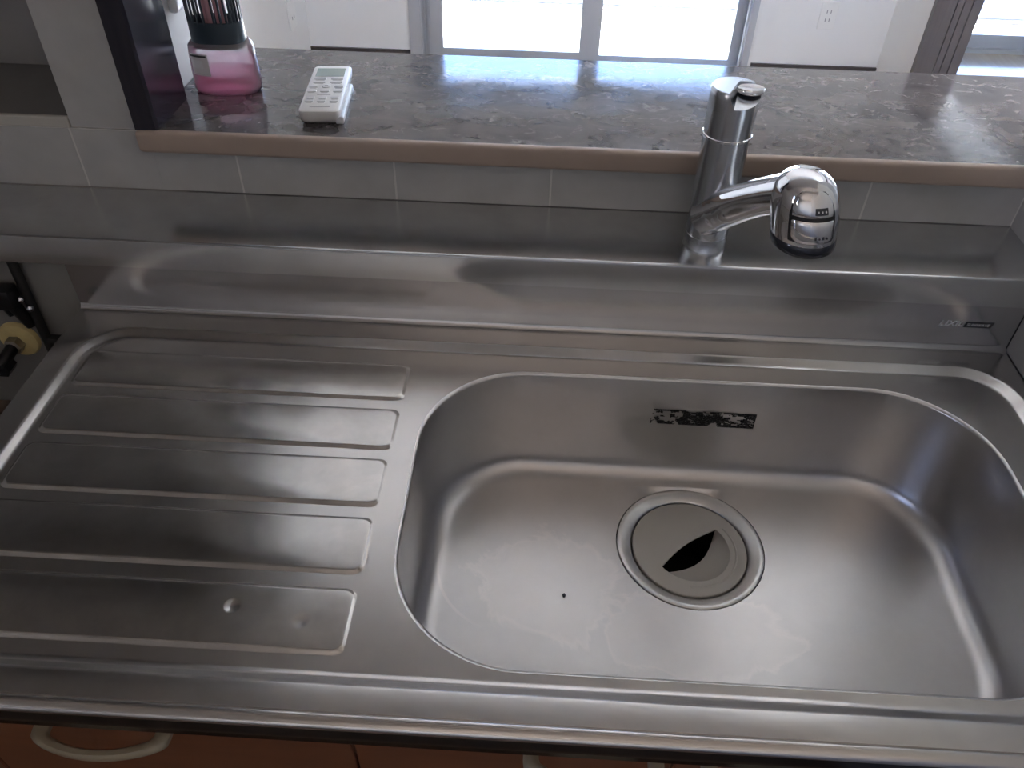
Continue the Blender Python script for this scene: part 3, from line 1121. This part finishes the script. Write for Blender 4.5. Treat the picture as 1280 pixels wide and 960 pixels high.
# cap: collar, slats, dark back and pink core
bm = bmesh.new()
loft(bm, [oval(a, b_, ZC + z_) for a, b_, z_ in ((.0342, .0222, .058), (.0345, .0225, .066), (.0342, .0222, .090), (.0322, .0205, .0905), (.0322, .0205, .066))], True)
bmesh.ops.recalc_face_normals(bm, faces=bm.faces)
obj('collar', bm, M_cap, bt, True, 40)
bm = bmesh.new()
loft(bm, [oval(a, b_, ZC + z_) for a, b_, z_ in ((.0350, .0230, .0900), (.0352, .0232, .0890))], True)
ncap = 26
for i in range(ncap):
    t = 2 * PI * i / ncap
    c, s = math.cos(t), math.sin(t)
    x = BX + .0328 * math.copysign(abs(c) ** (2 / 2.6), c)
    y = BY + .0210 * math.copysign(abs(s) ** (2 / 2.6), s)
    bm2 = bmesh.new()
    tube(bm2, [(x, y, ZC + .088), (x * .985 + BX * .015, y * .985 + BY * .015, ZC + .150)], .00155, 6)
    obj('slat', bm2, M_cap, bt, True)
bm.free()
bm = bmesh.new()
loft(bm, [oval(a, b_, ZC + z_) for a, b_, z_ in ((.0325, .0208, .150), (.0322, .0205, .158), (.029, .018, .163), (.012, .006, .165))], True, True, True)
bmesh.ops.recalc_face_normals(bm, faces=bm.faces)
obj('cap_top', bm, M_cap, bt, True, 50)
for k, dx in enumerate((-.012, -.004, .006, .014)):
    bm = bmesh.new()
    lathe(bm, [(.0042, ZC + .067), (.0042, ZC + .148)], BX + dx, BY - .006 * (k % 2), 14)
    obj('wick', bm, M_core, bt, True)

# ================================================================ gas fittings on the stove wall
YG = .5365
gv = thing('gas_valve', 'gas cock with a yellowed round escutcheon on the wall left of the drainboard', 'gas valve')


def disc_y(bm, cx, cz, prof, n=36):
    loft(bm, [[(cx + r * math.cos(2 * PI * i / n), y, cz + r * math.sin(2 * PI * i / n)) for i in range(n)] for r, y in prof], True, True, True)
    bmesh.ops.recalc_face_normals(bm, faces=bm.faces)
    return bm


GX, GZ = -.7090, .7900
obj('escutcheon', disc_y(bmesh.new(), GX, GZ, ((.0275, YG), (.0275, YG - .003), (.0255, YG - .006), (.013, YG - .009), (.012, YG - .009))), M_yellow, gv, True, 40)
obj('hex_nut', disc_y(bmesh.new(), GX - .002, GZ - .002, ((.0125, YG - .008), (.0125, YG - .020), (.010, YG - .022)), 6), M_brass, gv)
bm = bmesh.new()
tube(bm, [(GX - .002, YG - .02, GZ - .002), (GX - .004, YG - .04, GZ - .006), (GX - .010, YG - .052, GZ - .012), (GX - .03, YG - .06, GZ - .010)], [.0085, .0090, .0095, .0085], 16)
obj('valve_body', bm, M_black, gv, True)
obj('valve_cap', disc_y(bmesh.new(), GX - .002, GZ - .014, ((.0095, YG - .035), (.0100, YG - .055), (.008, YG - .057)), 6), M_black, gv)
gh = thing('gas_hose', 'black gas pipe with a black knob running down behind the counter end', 'gas pipe')
bm = bmesh.new()
tube(bm, [(-.6625, YG - .010, .9245), (-.6630, YG - .010, .87), (-.6640, YG - .010, .80), (-.6640, YG - .010, .70)], .0062, 14)
obj('pipe', bm, M_rubber, gh, True)
obj('knob', B(-.7050, -.6730, YG - .030, YG - .006, .8580, .8885, .004, 2), M_black, gh, True, 40)
bm = bmesh.new()
tube(bm, [(-.685, YG - .014, .860), (-.680, YG - .012, .838), (-.676, YG - .010, .822)], [.009, .008, .007], 14)
tube(bm, [(-.699, YG - .014, .860), (-.694, YG - .012, .840)], [.005, .005], 10)
obj('stem', bm, M_black, gh, True)
for x, z_ in ((-.6680, .8700), (-.6610, .8560)):
    bm = bmesh.new()
    bmesh.ops.create_uvsphere(bm, u_segments=14, v_segments=8, radius=.0048, matrix=Matrix.Translation((x, YG - .018, z_)))
    obj('clamp_screw', bm, M_chrome, gh, True)
obj('clip', boxes((-.6170, -.6030, YG - .068, YG - .058, .842, .8475)), M_rubber, gh)

# ================================================================ stove stand and base cabinet
st_ = thing('stove_stand', 'low brown cabinet for the stove, just left of the sink worktop', 'cabinet')
obj('carcass', B(-1.24, -.604, .06, .532, .0, .652), M_stove, st_)
obj('top_board', B(-1.245, -.602, .02, .534, .652, .672, .002, 2), M_stove, st_)
bc = thing('base_cabinet', 'orange-brown wooden base cabinet under the stainless sink', 'cabinet')
obj('carcass', boxes((-.597, -.58, .06, .53, .10, .80), (.581, .598, .06, .53, .10, .80), (-.58, .581, .06, .53, .10, .118),
                     (-.58, .581, .515, .53, .118, .80), (-.58, .581, .045, .06, .70, .819), (-.597, .598, .10, .13, .0, .10)), M_carcass, bc)
DF = .040
for x0, x1, hx in ((-.597, -.532, None), (-.532, -.158, -.377), (-.158, .1435, .0655), (.1435, .4445, .2235), (.4445, .598, None)):
    d = obj('door', B(x0 + .0015, x1 - .0015, DF, DF + .018, .11, .806, .0012, 1), M_door, bc)
    if hx is None:
        continue
    Z = .765
    bm = bmesh.new()
    hwid = .0625
    pth = []
    rads = []
    n = 16
    outer_ = [(-hwid, DF), (-hwid, .020), (-hwid + .001, .0135), (-hwid + .005, .0098)]
    for i in range(1, n):
        t = -1 + 2 * i / n
        outer_.append(((hwid - .006) * t, .0085 - .0115 * (1 - t * t)))
    outer_ += [(hwid - .005, .0098), (hwid - .001, .0135), (hwid, .020), (hwid, DF)]
    inner_ = [(-hwid + .014, DF), (-hwid + .014, .020), (-hwid + .0145, .0185), (-hwid + .0155, .0165)]
    for i in range(1, n):
        t = -1 + 2 * i / n
        inner_.append(((hwid - .016) * t, .0155 - .0105 * (1 - t * t)))
    inner_ += [(hwid - .0155, .0165), (hwid - .0145, .0185), (hwid - .014, .020), (hwid - .014, DF)]
    loops = []
    for (ox, oy), (ix, iy) in zip(outer_, inner_):
        c2 = .0025
        mx_, my_ = (ox + ix) / 2, (oy + iy) / 2

        def lerp(t):
            return (hx + ox * (1 - t) + ix * t, oy * (1 - t) + iy * t)
        a, b_ = lerp(.0), lerp(1.0)
        a2, b2_ = lerp(.22), lerp(.78)
        loops.append([(*a, Z - .003), (*a, Z + .003), (*a2, Z + .0055), (*b2_, Z + .0055), (*b_, Z + .003), (*b_, Z - .003), (*b2_, Z - .0055), (*a2, Z - .0055)])
    loft(bm, loops, True, True, True)
    bmesh.ops.recalc_face_normals(bm, faces=bm.faces)
    obj('handle', bm, M_handle, d, True, 50)
